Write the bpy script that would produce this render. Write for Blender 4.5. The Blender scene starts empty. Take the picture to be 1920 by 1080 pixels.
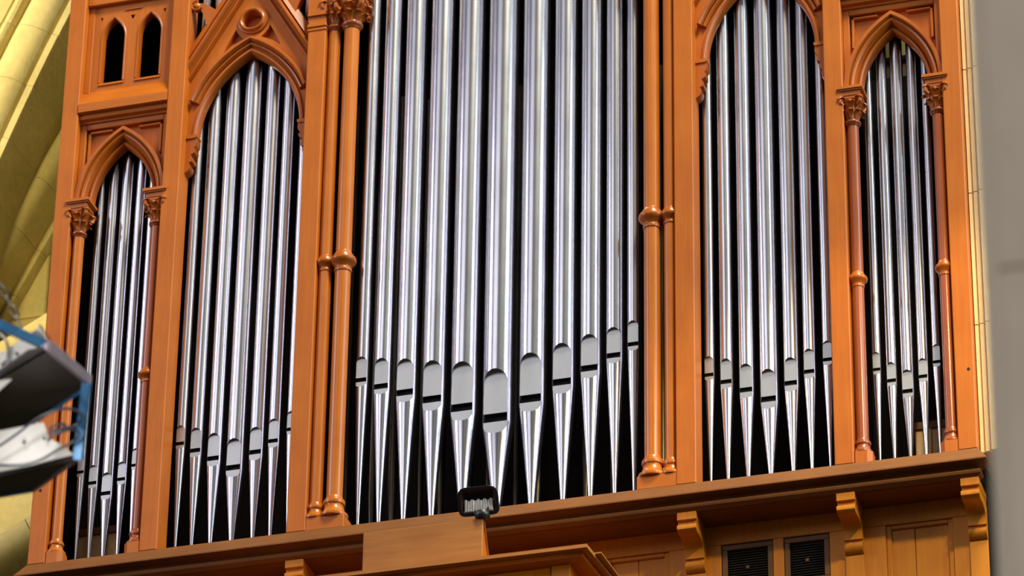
import bpy, bmesh, math, random
from mathutils import Vector, Matrix

random.seed(7)
D = bpy.data
scene = bpy.context.scene
COL = scene.collection

# ---------------------------------------------------------------- camera
# facade plane y = 0, x to the right, z up from the top of the case sill
FPX = 8026.0
CAM = Vector((4.877, -15.753, -8.444))
ROWS = ((0.95891426, 0.28339612, 0.01304137),      # image right
        (-0.13117252, 0.483665, -0.8653681),       # image down
        (-0.25154961, 0.82810314, 0.50096705))     # view direction
cam_data = D.cameras.new('camera')
cam = D.objects.new('camera', cam_data)
COL.objects.link(cam)
cam_data.sensor_width = 36.0
cam_data.lens = FPX / 1920 * 36.0
r_, d_, f_ = [Vector(v) for v in ROWS]
m = Matrix((r_, -d_, -f_)).transposed().to_4x4()
m.translation = CAM
cam.matrix_world = m
cam_data.clip_end = 200
cam_data.dof.use_dof = True
cam_data.dof.focus_distance = 18.5
cam_data.dof.aperture_fstop = 4.0
scene.camera = cam

# ---------------------------------------------------------------- light
world = D.worlds.new('nave_air')
scene.world = world
world.use_nodes = True
bg = world.node_tree.nodes['Background']
bg.inputs[0].default_value = (0.92, 0.95, 1.0, 1)
bg.inputs[1].default_value = 0.11


def area(name, loc, target, sx, sy, power, color):
    L = D.lights.new(name, 'AREA')
    L.shape = 'RECTANGLE'
    L.size, L.size_y = sx, sy
    L.energy = power
    L.color = color
    o = D.objects.new(name, L)
    COL.objects.link(o)
    o.location = loc
    o.rotation_euler = (Vector(target) - Vector(loc)).to_track_quat('-Z', 'Y').to_euler()
    return o


def spot(name, loc, target, power, color, cone, size=0.25):
    L = D.lights.new(name, 'SPOT')
    L.energy = power
    L.color = color
    L.spot_size = math.radians(cone)
    L.spot_blend = 0.5
    L.shadow_soft_size = size
    o = D.objects.new(name, L)
    COL.objects.link(o)
    o.location = loc
    o.rotation_euler = (Vector(target) - Vector(loc)).to_track_quat('-Z', 'Y').to_euler()
    return o


area('window_light_key', (6.2, -6.4, 15.0), (0, 0, 1), 4.0, 4.0, 4250, (1.0, 0.91, 0.68))
area('window_light_north', (-9.5, -6.0, 4.6), (0, 0, 1.2), 2.8, 6.4, 560, (0.90, 0.84, 1.0))
area('window_light_south', (10.5, -2.6, 4.8), (0, 0, 1.2), 4.8, 6.6, 800, (0.74, 0.90, 1.0))
area('west_fill_light', (-9.0, -29.0, 14.5), (0, 0, 1.2), 16.0, 13.0, 1050, (0.96, 0.94, 1.0))  # added fill, stands in for the bright upper nave mirrored in pipes and lips
spot('flood_light_arch', (-6.4, -2.0, 5.2), (-3.4, 1.2, 3.6), 1600, (1.0, 0.84, 0.42), 34)
spot('wall_fill_spot', (-4.2, -3.0, -0.4), (-3.2, 1.85, 2.5), 950, (1.0, 0.82, 0.38), 36)  # added fill spot, brightens the stone wall behind the arch
spot('gallery_light', (3.3, -2.3, 1.9), (1.6, 0.17, -0.85), 330, (1.0, 0.80, 0.45), 58, 0.12)
spot('frieze_fill_spot', (2.4, -3.2, -0.80), (0.15, -0.29, -0.76), 75, (1.0, 0.80, 0.45), 15, 0.08)  # added narrow spot, brightens the cabinet frieze alone
spot('pillar_fill_spot', (3.4, -15.0, -5.4), (4.2, -10.2, -5.2), 520, (1.0, 0.90, 0.78), 40)  # added fill spot, lifts the foreground pillar

vs = scene.view_settings
vs.view_transform = 'Standard'
vs.look = 'None'
vs.gamma = 1.0
vs.use_curve_mapping = False
vs.exposure = 0.0

# ---------------------------------------------------------------- materials


def new_mat(name):
    mt = D.materials.new(name)
    mt.use_nodes = True
    nt = mt.node_tree
    return mt, nt, nt.nodes['Principled BSDF']


def ramp(nt, c0, c1, p0=0.0, p1=1.0):
    n = nt.nodes.new('ShaderNodeValToRGB')
    e = n.color_ramp.elements
    e[0].position, e[1].position = p0, p1
    e[0].color = (*c0, 1)
    e[1].color = (*c1, 1)
    return n


def noise(nt, vec, scale, detail=4, rough=0.55, dist=0.0):
    n = nt.nodes.new('ShaderNodeTexNoise')
    n.inputs['Scale'].default_value = scale
    n.inputs['Detail'].default_value = detail
    n.inputs['Roughness'].default_value = rough
    n.inputs['Distortion'].default_value = dist
    nt.links.new(vec, n.inputs['Vector'])
    return n


def position(nt, scale):
    g = nt.nodes.new('ShaderNodeNewGeometry')
    mp = nt.nodes.new('ShaderNodeMapping')
    mp.inputs['Scale'].default_value = scale
    nt.links.new(g.outputs['Position'], mp.inputs['Vector'])
    return mp.outputs['Vector']


def bump(nt, fac, strength, dist, bsdf):
    b = nt.nodes.new('ShaderNodeBump')
    b.inputs['Strength'].default_value = strength
    b.inputs['Distance'].default_value = dist
    nt.links.new(fac, b.inputs['Height'])
    nt.links.new(b.outputs['Normal'], bsdf.inputs['Normal'])


def wood(name, dark, light, grain='z', rough=0.42, coat=0.0):
    mt, nt, b = new_mat(name)
    s = {'z': (1, 1, 0.06), 'x': (0.06, 1, 1), 'y': (1, 0.06, 1)}[grain]
    v = position(nt, s)
    n1 = noise(nt, v, 55, 5, 0.6, 0.6)
    n2 = noise(nt, position(nt, (1, 1, 1)), 4.0, 3)
    mx = nt.nodes.new('ShaderNodeMixRGB')
    mx.inputs[0].default_value = 0.5
    nt.links.new(n1.outputs['Fac'], mx.inputs[1])
    nt.links.new(n2.outputs['Fac'], mx.inputs[2])
    rp = ramp(nt, dark, light, 0.3, 0.7)
    nt.links.new(mx.outputs[0], rp.inputs[0])
    nt.links.new(rp.outputs[0], b.inputs['Base Color'])
    b.inputs['Roughness'].default_value = rough
    b.inputs['Specular IOR Level'].default_value = 0.3
    b.inputs['Coat Weight'].default_value = coat
    b.inputs['Coat Roughness'].default_value = 0.22
    bump(nt, n1.outputs['Fac'], 0.12, 0.002, b)
    return mt


def metal(name, c0, c1, rough):
    mt, nt, b = new_mat(name)
    v = position(nt, (1, 1, 0.35))
    n1 = noise(nt, v, 9, 4)
    rp = ramp(nt, c0, c1, 0.3, 0.7)
    nt.links.new(n1.outputs['Fac'], rp.inputs[0])
    nt.links.new(rp.outputs[0], b.inputs['Base Color'])
    b.inputs['Metallic'].default_value = 1.0
    n2 = noise(nt, position(nt, (1, 1, 1)), 7, 3)
    mr = nt.nodes.new('ShaderNodeMapRange')
    mr.inputs['To Min'].default_value = rough - 0.015
    mr.inputs['To Max'].default_value = rough + 0.02
    nt.links.new(n2.outputs['Fac'], mr.inputs['Value'])
    nt.links.new(mr.outputs['Result'], b.inputs['Roughness'])
    return mt


def stone(name, c0, c1, rough=0.85, scale=3.0):
    mt, nt, b = new_mat(name)
    v = position(nt, (1, 1, 1))
    n1 = noise(nt, v, scale, 6, 0.6)
    n2 = noise(nt, v, scale * 9, 5, 0.65)
    mx = nt.nodes.new('ShaderNodeMixRGB')
    mx.inputs[0].default_value = 0.35
    nt.links.new(n1.outputs['Fac'], mx.inputs[1])
    nt.links.new(n2.outputs['Fac'], mx.inputs[2])
    rp = ramp(nt, c0, c1, 0.32, 0.68)
    nt.links.new(mx.outputs[0], rp.inputs[0])
    nt.links.new(rp.outputs[0], b.inputs['Base Color'])
    b.inputs['Roughness'].default_value = rough
    bump(nt, n2.outputs['Fac'], 0.25, 0.012, b)
    return mt


def plain(name, c, rough=0.5, metallic=0.0, var=0.15):
    mt, nt, b = new_mat(name)
    n1 = noise(nt, position(nt, (1, 1, 1)), 22, 3)
    rp = ramp(nt, [x * (1 - var) for x in c], [min(1, x * (1 + var)) for x in c], 0.3, 0.7)
    nt.links.new(n1.outputs['Fac'], rp.inputs[0])
    nt.links.new(rp.outputs[0], b.inputs['Base Color'])
    b.inputs['Roughness'].default_value = rough
    b.inputs['Metallic'].default_value = metallic
    return mt


WOOD = wood('oak_vertical', (0.42, 0.100, 0.006), (0.55, 0.152, 0.011))
WOODX = wood('oak_horizontal', (0.41, 0.100, 0.006), (0.54, 0.152, 0.012), 'x')
CARVE = wood('oak_carved', (0.36, 0.080, 0.006), (0.48, 0.125, 0.010), 'z', 0.33, 0.15)
SHAFT = wood('oak_shaft', (0.42, 0.105, 0.006), (0.55, 0.16, 0.010), 'z', 0.30, 0.25)
REDWOOD = wood('red_oak_shaft', (0.26, 0.055, 0.014), (0.36, 0.085, 0.018), 'z', 0.30, 0.35)
LOWOOD = wood('oak_lower', (0.46, 0.145, 0.004), (0.62, 0.225, 0.007), 'z', 0.5)
TAN = wood('plain_board', (0.30, 0.105, 0.018), (0.44, 0.175, 0.036), 'x', 0.55)
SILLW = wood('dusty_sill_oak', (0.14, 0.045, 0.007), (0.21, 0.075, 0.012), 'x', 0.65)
PALE = wood('brightened_board', (0.62, 0.42, 0.20), (0.75, 0.55, 0.30), 'z', 0.6)
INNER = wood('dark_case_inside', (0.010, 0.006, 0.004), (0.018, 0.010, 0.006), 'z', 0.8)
PIPE = metal('tin_pipe', (0.585, 0.58, 0.64), (0.685, 0.69, 0.75), 0.23)
LIP = metal('tin_lip', (0.46, 0.465, 0.46), (0.53, 0.535, 0.53), 0.40)
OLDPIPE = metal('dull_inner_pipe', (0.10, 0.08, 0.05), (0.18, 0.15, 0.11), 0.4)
BLACK = plain('shade_black', (0.006, 0.006, 0.007), 0.8)  # black put in for shade inside pipe mouths, vents and bolt holes
VENTM = plain('vent_metal', (0.055, 0.05, 0.04), 0.5)
VENTF = wood('vent_frame_wood', (0.11, 0.05, 0.014), (0.18, 0.085, 0.025), 'z', 0.5)
YSTONE = stone('yellow_stone', (0.46, 0.37, 0.13), (0.66, 0.56, 0.24))
CSTONE = stone('cream_stone', (0.78, 0.56, 0.27), (0.86, 0.66, 0.36))
GSTONE = stone('grey_stone', (0.38, 0.34, 0.29), (0.46, 0.42, 0.36), 0.9, 1.6)
JOINT = stone('joint_mortar', (0.16, 0.125, 0.05), (0.24, 0.19, 0.08))
GJOINT = stone('pillar_mortar', (0.36, 0.33, 0.28), (0.41, 0.37, 0.32))
FLOORM = stone('floor_stone', (0.018, 0.016, 0.014), (0.03, 0.026, 0.022))
LAMPBLK = plain('black_lamp_paint', (0.012, 0.013, 0.018), 0.38)
GLASS = plain('ribbed_lamp_glass', (0.75, 0.75, 0.72), 0.15)
BROWNREF = plain('lamp_inside', (0.10, 0.05, 0.025), 0.35, 0.6)
BLUE = plain('blue_painted_steel', (0.04, 0.16, 0.33), 0.35, 0.3)
PURPLE = plain('dull_violet_steel', (0.22, 0.17, 0.20), 0.4, 0.3)
DARKTRAY = plain('dark_tray_board', (0.018, 0.012, 0.009), 0.5)
WHITE = plain('white_reflector', (0.80, 0.78, 0.74), 0.5, 0, 0.06)
WIRE = plain('dark_wire', (0.03, 0.035, 0.06), 0.4)
CHAIN = plain('chain_steel', (0.16, 0.15, 0.13), 0.4, 0.7)

# ---------------------------------------------------------------- helpers
ORIGIN = {}


def wo(o):
    return ORIGIN.get(o.name, Vector((0, 0, 0))) if o else Vector((0, 0, 0))


def mesh(name, verts, faces, mat, parent=None, sharp=32, normals=True):
    """one mesh object from world-space vertices, placed under its parent"""
    base = wo(parent)
    me = D.meshes.new(name)
    me.from_pydata([tuple(Vector(v) - base) for v in verts], [], faces)
    me.update()
    if normals:
        bm = bmesh.new()
        bm.from_mesh(me)
        bmesh.ops.remove_doubles(bm, verts=bm.verts, dist=1e-6)
        bmesh.ops.recalc_face_normals(bm, faces=bm.faces)
        bm.to_mesh(me)
        bm.free()
    me.polygons.foreach_set('use_smooth', [True] * len(me.polygons))
    me.set_sharp_from_angle(angle=math.radians(sharp))
    me.materials.append(mat)
    o = D.objects.new(name, me)
    COL.objects.link(o)
    if parent:
        o.parent = parent
    ORIGIN[o.name] = base.copy()
    return o


def empty(name, loc, parent=None):
    o = D.objects.new(name, None)
    COL.objects.link(o)
    o.empty_display_size = 0.1
    o.location = Vector(loc) - wo(parent)
    if parent:
        o.parent = parent
    ORIGIN[o.name] = Vector(loc)
    return o


def tag(o, label=None, cat=None, group=None, kind=None):
    if label:
        o['label'] = label
    if cat:
        o['category'] = cat
    if group:
        o['group'] = group
    if kind:
        o['kind'] = kind
    return o


def box_data(x0, x1, y0, y1, z0, z1, bev=0.003):
    bm = bmesh.new()
    bmesh.ops.create_cube(bm, size=1.0)
    for v in bm.verts:
        v.co = Vector(((x0 + x1) / 2 + v.co.x * (x1 - x0), (y0 + y1) / 2 + v.co.y * (y1 - y0),
                       (z0 + z1) / 2 + v.co.z * (z1 - z0)))
    if bev:
        bmesh.ops.bevel(bm, geom=bm.edges[:], offset=bev, segments=1, affect='EDGES')
    bm.verts.index_update()
    vs_ = [v.co.copy() for v in bm.verts]
    fs_ = [[v.index for v in f.verts] for f in bm.faces]
    bm.free()
    return vs_, fs_


def box(name, x0, x1, y0, y1, z0, z1, mat, parent=None, bev=0.003):
    v, f = box_data(x0, x1, y0, y1, z0, z1, bev)
    return mesh(name, v, f, mat, parent)


def prism_y(name, poly, y0, y1, mat, parent=None):
    n = len(poly)
    v = [(x, y0, z) for x, z in poly] + [(x, y1, z) for x, z in poly]
    f = [list(range(n)), list(range(2 * n - 1, n - 1, -1))]
    f += [[i, (i + 1) % n, n + (i + 1) % n, n + i] for i in range(n)]
    return mesh(name, v, f, mat, parent)


def prism_x(name, poly, x0, x1, mat, parent=None, sharp=32):
    n = len(poly)
    v = [(x0, y, z) for y, z in poly] + [(x1, y, z) for y, z in poly]
    f = [list(range(n)), list(range(2 * n - 1, n - 1, -1))]
    f += [[i, (i + 1) % n, n + (i + 1) % n, n + i] for i in range(n)]
    return mesh(name, v, f, mat, parent, sharp)


def prism_z(name, poly, z0, z1, mat, parent=None):
    n = len(poly)
    v = [(x, y, z0) for x, y in poly] + [(x, y, z1) for x, y in poly]
    f = [list(range(n)), list(range(2 * n - 1, n - 1, -1))]
    f += [[i, (i + 1) % n, n + (i + 1) % n, n + i] for i in range(n)]
    return mesh(name, v, f, mat, parent)


def grid_faces(rows, cols, close=False):
    f = []
    for i in range(rows - 1):
        for j in range(cols if close else cols - 1):
            k = (j + 1) % cols
            f.append([i * cols + j, i * cols + k, (i + 1) * cols + k, (i + 1) * cols + j])
    return f


def lathe(name, cx, cy, prof, mat, parent=None, seg=32, cap=True):
    v, f = [], []
    for r, z in prof:
        for k in range(seg):
            a = 2 * math.pi * k / seg
            v.append((cx + r * math.cos(a), cy + r * math.sin(a), z))
    f = grid_faces(len(prof), seg, True)
    if cap:
        f.append(list(range(seg)))
        f.append(list(range((len(prof) - 1) * seg, len(prof) * seg)))
    return mesh(name, v, f, mat, parent, 40)


def tube(name, pts, r, mat, parent=None, seg=8, closed=False):
    pts = [Vector(p) for p in pts]
    n = len(pts)
    v = []
    ref = Vector((0.31, 0.2, 0.93)).normalized()
    for i, p in enumerate(pts):
        if closed:
            t = (pts[(i + 1) % n] - pts[i - 1]).normalized()
        else:
            t = (pts[min(i + 1, n - 1)] - pts[max(i - 1, 0)]).normalized()
        a = t.cross(ref)
        if a.length < 1e-3:
            a = t.cross(Vector((1, 0, 0)))
        a.normalize()
        b = t.cross(a)
        for k in range(seg):
            w = 2 * math.pi * k / seg
            v.append(p + a * (r * math.cos(w)) + b * (r * math.sin(w)))
    f = grid_faces(n, seg, True)
    if closed:
        f += [[(n - 1) * seg + k, (n - 1) * seg + (k + 1) % seg, (k + 1) % seg, k] for k in range(seg)]
    else:
        f += [list(range(seg)), list(range((n - 1) * seg, n * seg))]
    return mesh(name, v, f, mat, parent, 50)


def beam(name, a, b, w, h, mat, parent=None, up=(0, 0, 1)):
    a, b = Vector(a), Vector(b)
    t = (b - a).normalized()
    s = t.cross(Vector(up)).normalized()
    u = s.cross(t)
    v = []
    for p in (a, b):
        for i, j in ((-1, -1), (1, -1), (1, 1), (-1, 1)):
            v.append(p + s * (i * w / 2) + u * (j * h / 2))
    f = [[0, 1, 2, 3], [7, 6, 5, 4]] + [[i, (i + 1) % 4, 4 + (i + 1) % 4, 4 + i] for i in range(4)]
    return mesh(name, v, f, mat, parent)


def plate(name, quad, thick, mat, parent=None):
    q = [Vector(p) for p in quad]
    nrm = (q[1] - q[0]).cross(q[2] - q[0]).normalized() * thick
    n = len(q)
    v = q + [p + nrm for p in q]
    f = [list(range(n)), list(range(2 * n - 1, n - 1, -1))]
    f += [[i, (i + 1) % n, n + (i + 1) % n, n + i] for i in range(n)]
    return mesh(name, v, f, mat, parent)


def arch_curve(cx, z0, w, h, u=0.0, n=18, leg=0.0):
    """left leg bottom, over the apex, to right leg bottom of a two-centred arch"""
    R = (w * w + h * h) / (2 * w)
    c = cx - w + R
    tm = math.acos((R - w) / (R + u))
    left = []
    if leg:
        left.append((cx - w - u, z0 - leg))
    for i in range(n + 1):
        t = tm * i / n
        left.append((c - (R + u) * math.cos(t), z0 + (R + u) * math.sin(t)))
    left[-1] = (cx, left[-1][1])
    return left + [(2 * cx - x, z) for x, z in reversed(left[:-1])]


def arch_mould(name, cx, z0, w, h, prof, mat, parent, leg=0.0, n=18):
    """profile of (offset outward from the opening, y), swept round the arch"""
    cols = [arch_curve(cx, z0, w, h, u, n, leg) for u, y in prof]
    rows = len(cols[0])
    v = []
    for i in range(rows):
        for (u, y), c in zip(prof, cols):
            v.append((c[i][0], y, c[i][1]))
    f = grid_faces(rows, len(prof))
    k = len(prof)
    f += [list(range(k)), list(range((rows - 1) * k, rows * k))]
    return mesh(name, v, f, mat, parent, 38)


def cut(o, cutters):
    """carve recesses, keep the evaluated mesh, drop the carving shapes"""
    for c in cutters:
        md = o.modifiers.new('cut', 'BOOLEAN')
        md.object = c
        md.operation = 'DIFFERENCE'
        md.solver = 'EXACT'
    bpy.context.view_layer.update()
    dg = bpy.context.evaluated_depsgraph_get()
    me = D.meshes.new_from_object(o.evaluated_get(dg))
    o.modifiers.clear()
    o.data = me
    for c in cutters:
        me2 = c.data
        D.objects.remove(c)
        D.meshes.remove(me2)
    me.polygons.foreach_set('use_smooth', [True] * len(me.polygons))
    me.set_sharp_from_angle(angle=math.radians(32))
    return o


def ray(px, py):
    return (r_ * ((px - 960) / FPX) + d_ * ((py - 540) / FPX) + f_)


def on_y(px, py, y):          # point of the place on the plane y
    q = ray(px, py)
    return CAM + q * ((y - CAM.y) / q.y)


def on_z(px, py, z):
    q = ray(px, py)
    return CAM + q * ((z - CAM.z) / q.z)


def at_depth(px, py, d):
    return CAM + ray(px, py) * d


# ================================================================ SETTING
FZ = -10.4
tag(box('floor', -60, 60, -70, 30, FZ - 0.2, FZ, FLOORM, None, 0), 'dark stone church floor far below the organ gallery', kind='structure')

# ---- stone wall behind the organ, block by block
WY = 1.85
wall = empty('wall_back', (0, WY + 0.5, FZ))
tag(wall, 'yellow lit ashlar stone wall behind the organ', kind='structure')
box('mortar_bed', -10, 6, WY + 0.02, WY + 0.5, FZ, 9, JOINT, wall, 0)
courses = [2.02, 2.425, 2.82, 3.22, 3.62, 4.02, 4.42, 4.82]
zz = -1.3
while zz < 1.9:
    courses.append(zz)
    zz += 0.4
courses = sorted(courses)
row = 0
blk_mesh = {}
for i in range(len(courses) - 1):
    z0, z1 = courses[i], courses[i + 1]
    x = -4.6 + (row % 2) * 0.3 + random.uniform(-.05, .05)
    while x < 2.7:
        w = random.uniform(0.5, 0.72)
        if x > -1.95 and not (x > 1.0 and z0 > 3.3):
            if x < 1.0:
                x = 1.0
                continue
            if z0 < 3.2:
                break
        dy = random.uniform(-0.006, 0.006)
        v, f = box_data(x + 0.005, x + w - 0.005, WY + dy, WY + 0.06, z0 + 0.005, z1 - 0.005, 0.008)
        mesh('stone_block', v, f, YSTONE, wall)
        x += w
    row += 1
# wall further down and far right stays plain
# ---- great arch: archivolt orders swept along a circular arc
A0 = on_y(0, 297, 1.2)
A1 = on_y(70.0, 145.5, 1.2)
A2 = on_y(130.5, 25, 1.2)


def circle3(a, b, c):
    ax, az, bx, bz, cx, cz = a.x, a.z, b.x, b.z, c.x, c.z
    d = 2 * (ax * (bz - cz) + bx * (cz - az) + cx * (az - bz))
    ux = ((ax ** 2 + az ** 2) * (bz - cz) + (bx ** 2 + bz ** 2) * (cz - az) + (cx ** 2 + cz ** 2) * (az - bz)) / d
    uz = ((ax ** 2 + az ** 2) * (cx - bx) + (bx ** 2 + bz ** 2) * (ax - cx) + (cx ** 2 + cz ** 2) * (bx - ax)) / d
    return Vector((ux, 0, uz)), math.hypot(ax - ux, az - uz)


cc, RR = circle3(A0, A1, A2)


def arc_pts(c, R, a0, a1, n):
    return [(c.x + R * math.cos(a0 + (a1 - a0) * i / n), c.z + R * math.sin(a0 + (a1 - a0) * i / n)) for i in range(n + 1)]


def rib_piece(name, c, R, prof, a0, a1, mat, parent, n=5):
    v = []
    for i in range(n + 1):
        a = a0 + (a1 - a0) * i / n
        for u, y in prof:
            v.append((c.x + (R + u) * math.cos(a), y, c.z + (R + u) * math.sin(a)))
    k = len(prof)
    f = grid_faces(n + 1, k)
    f += [list(range(k)), list(range(n * k, (n + 1) * k))]
    return mesh(name, v, f, mat, parent, 30)


aA = math.atan2(A0.z - cc.z, A0.x - cc.x)
aB = math.atan2(A2.z - cc.z, A2.x - cc.x)
step = (aB - aA)
order1 = [(0.16, 1.75), (0.02, 1.68), (-0.005, 1.64), (-0.005, 1.215), (0.0, 1.2), (0.035, 1.195), (0.042, 1.225), (0.05, 1.235)]
for k in range(9):
    t = math.pi * k / 8
    order1.append((0.05 + 0.10 * (1 - math.cos(t)), 1.21 - 0.055 * math.sin(t)))
order1 += [(0.262, 1.215), (0.27, 1.222)]
for k in range(7):
    t = math.pi * k / 6
    order1.append((0.27 + 0.035 * (1 - math.cos(t)), 1.21 - 0.035 * math.sin(t)))
order1 += [(0.345, 1.22), (0.36, 1.205), (2.4, 1.18), (2.4, 1.75)]
arch1 = empty('trim_1', (cc.x, 1.75, cc.z))
tag(arch1, 'sunlit yellow moulded stone arch rising beside the organ', kind='structure')
ang = aA - step * 4.2
i = 0
while (ang - (aB + step * 0.8)) * (1 if step > 0 else -1) < 0:
    nx = ang + step * random.uniform(0.30, 0.36)
    g = step * 0.0012
    rib_piece('voussoir', cc, RR + random.uniform(-.002, .002), order1, ang + g, nx - g, YSTONE, arch1, 4)
    ang = nx
# second order: round roll set back under the first
Q0, Q2 = on_y(0, 455, 1.55), on_y(93, 294, 1.55)
d2 = (Q2 - Q0).normalized()
n2 = Vector((-d2.z, 0, d2.x))          # towards the first order
order2 = [(-0.095, 1.88), (-0.095, 1.80), (-0.09, 1.78), (-0.075, 1.775), (-0.068, 1.79), (-0.06, 1.78), (-0.055, 1.66)]
for k in range(11):
    t = math.pi * k / 10
    order2.append((-0.052 * math.cos(t), 1.61 - 0.06 * math.sin(t)))
order2 += [(0.058, 1.66), (0.075, 1.69), (0.36, 1.70), (0.36, 1.88)]
arch2 = empty('trim_2', (Q0.x, 1.85, Q0.z))
tag(arch2, 'shaded inner stone arch order with a round roll', kind='structure')
sa = -1.5
while sa < 1.6:
    sb = sa + random.uniform(0.24, 0.30)
    v = []
    for q in (sa + 0.0015, sb - 0.0015):
        p = Q0 + d2 * q
        for u, y in order2:
            v.append((p.x + n2.x * u, y, p.z + n2.z * u))
    k = len(order2)
    mesh('voussoir', v, grid_faces(2, k) + [list(range(k)), list(range(k, 2 * k))], YSTONE, arch2)
    sa = sb
# lower rib at the foot of the frame
C0, C1 = on_y(-40, 1012, 1.15), on_y(75, 940, 1.15)
arch3 = empty('trim_3', (C0.x, 1.4, C0.z))
tag(arch3, 'pale stone rib slanting up behind the lower left post', kind='structure')
dv = (C1 - C0)
dl = dv.length
dv.normalize()
nv = Vector((-dv.z, 0, dv.x))
rib3 = [(-0.14, 1.9), (-0.14, 1.42)]
for k in range(11):
    t = math.pi * k / 10
    rib3.append((-0.13 + 0.085 * (1 - math.cos(t)), 1.30 - 0.10 * math.sin(t)))
rib3 += [(0.045, 1.31), (0.06, 1.33), (0.06, 1.9)]
for s0, s1 in ((-3.0, -2.2), (-2.2, -1.4), (-1.4, -0.55), (-0.55, 0.235), (0.235, 0.9)):
    v = []
    for s in (s0 + .002, s1 - .002):
        p = C0 + dv * s
        for u, y in rib3:
            v.append((p.x + nv.x * u, y, p.z + nv.z * u))
    k = len(rib3)
    mesh('voussoir', v, grid_faces(2, k) + [list(range(k)), list(range(k, 2 * k))], YSTONE, arch3)
v = []
for s in (-3.0, 0.9):
    p = C0 + dv * s
    for u, y in ((0.06, 1.36), (1.1, 1.36), (1.1, 1.9), (0.06, 1.9)):
        v.append((p.x + nv.x * u, y, p.z + nv.z * u))
mesh('infill_stone', v, grid_faces(2, 4, True) + [[0, 1, 2, 3], [4, 5, 6, 7]], YSTONE, arch3)

# ---- cream stone pier beside the right end of the case
pier = empty('wall_right', (2.3, 0.4, FZ))
tag(pier, 'cream stone pier with vertical mouldings beside the right post', kind='structure')
pp = [(2.148, 1.84), (2.148, 0.052), (2.162, 0.052), (2.164, 0.064), (2.168, 0.064), (2.170, 0.047), (2.186, 0.043), (2.188, 0.055),
      (2.194, 0.055), (2.197, 0.033), (2.9, 0.033), (2.9, 1.84)]
zb = 0.0
for zt in (0.62, 1.28, 1.92, 2.6, 3.3, 4.0):
    prism_z('stone_block', pp, zb + 0.003, zt - 0.003, CSTONE, pier)
    zb = zt
for zt in (-0.65, -1.3):
    prism_z('stone_block', [(max(x, 2.2), max(y, 0.33)) for x, y in pp if x > 2.19] + [(2.2, 1.84)], zt + 0.003, zt + 0.647, CSTONE, pier)

# ---- foreground pillar, out of focus at the right edge
PE = on_y(1836, 540, -10.17)
pil = empty('wall_front', (PE.x + 0.45, -9.7, FZ))
tag(pil, 'plain grey stone pillar close to the viewer at the right edge', kind='structure')
ch = 0.035
zb = FZ
hts = [0.75] * 30
box('mortar_core', PE.x + 0.01, PE.x + 0.89, -10.16, -9.3, FZ, 6, GJOINT, pil, 0)
for h in hts:
    x0, x1, y0, y1 = PE.x, PE.x + 0.9, -10.17, -9.29
    poly = [(x0 + ch, y0), (x1 - ch, y0), (x1, y0 + ch), (x1, y1), (x0, y1), (x0, y0 + ch)]
    prism_z('stone_block', poly, zb + 0.003, zb + h - 0.003, GSTONE, pil)
    zb += h
    if zb > 5:
        break

# ================================================================ ORGAN CASE
case = empty('organ_case', (0, 0.1, 0))
tag(case, 'carved orange oak organ case with pointed arches and slender columns', 'organ case')
ZT = 5.4
POSTS = [(-2.144, -2.062), (-1.614, -1.531), (-0.926, -0.838), (0.838, 0.926), (1.531, 1.614), (2.062, 2.144)]
HOLE = {0: (-2.106, 0.368), 5: (2.121, 0.381)}
for i, (a, b) in enumerate(POSTS):
    p = box('post', a, b, 0.0, 0.12, 0.0, ZT, WOOD, case, 0.004)
    if i in (2, 3):
        for z0, z1, pr in ((2.625, 2.64, .004), (2.645, 2.665, .007), (2.705, 2.722, .010)):
            box('band', a - 0.003, b + 0.003, -pr, 0.03, z0, z1, WOODX, p, 0.003)
        box('band', a - 0.002, b + 0.002, -0.006, 0.03, 2.722, ZT, WOOD, p, 0.002)
    if i in HOLE:
        hx, hz = HOLE[i]
        n = 10
        v = [(hx + 0.007 * math.cos(2 * math.pi * k / n), y, hz + 0.008 * math.sin(2 * math.pi * k / n)) for y in (-0.0008, 0.01) for k in range(n)]
        mesh('bolt_hole', v, grid_faces(2, n, True) + [list(range(n)), list(range(n, 2 * n))], BLACK, p)

# ---- dark inside of the case
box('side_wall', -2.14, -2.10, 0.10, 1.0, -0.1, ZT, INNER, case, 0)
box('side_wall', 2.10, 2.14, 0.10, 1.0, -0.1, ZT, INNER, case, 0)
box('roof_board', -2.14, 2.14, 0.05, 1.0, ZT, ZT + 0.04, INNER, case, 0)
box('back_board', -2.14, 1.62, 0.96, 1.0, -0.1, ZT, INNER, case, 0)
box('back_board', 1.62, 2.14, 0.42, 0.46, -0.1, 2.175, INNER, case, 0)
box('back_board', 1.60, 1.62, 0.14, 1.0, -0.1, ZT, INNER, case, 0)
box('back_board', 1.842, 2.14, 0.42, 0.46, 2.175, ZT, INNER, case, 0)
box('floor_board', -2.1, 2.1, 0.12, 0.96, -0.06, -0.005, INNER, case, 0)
for a, b in ((-0.838, 0.838), (-1.531, -0.926), (0.926, 1.531)):
    box('header_board', a, b, 0.06, 0.10, 3.2, ZT, WOODX, case, 0.003)
# boards low inside the narrow bays, colour lightened in place of inner light
for a, b, y, zt in ((-2.045, -1.845, 0.32, 0.315), (1.82, 2.06, 0.32, 0.325)):
    bd = box('toe_board', a, b, y, y + 0.02, 0.0, zt, PALE, case, 0.002)
    box('rail', a - 0.004, b + 0.004, y - 0.012, y + 0.01, zt - 0.035, zt, VENTF, bd, 0.002)
    for q in (a + 0.05, b - 0.075):
        box('stile', q, q + 0.022, y - 0.010, y + 0.01, 0.0, zt - 0.035, PALE, bd, 0.002)

# ---- columns with rings, capitals and bases
LEAF = None


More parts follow.
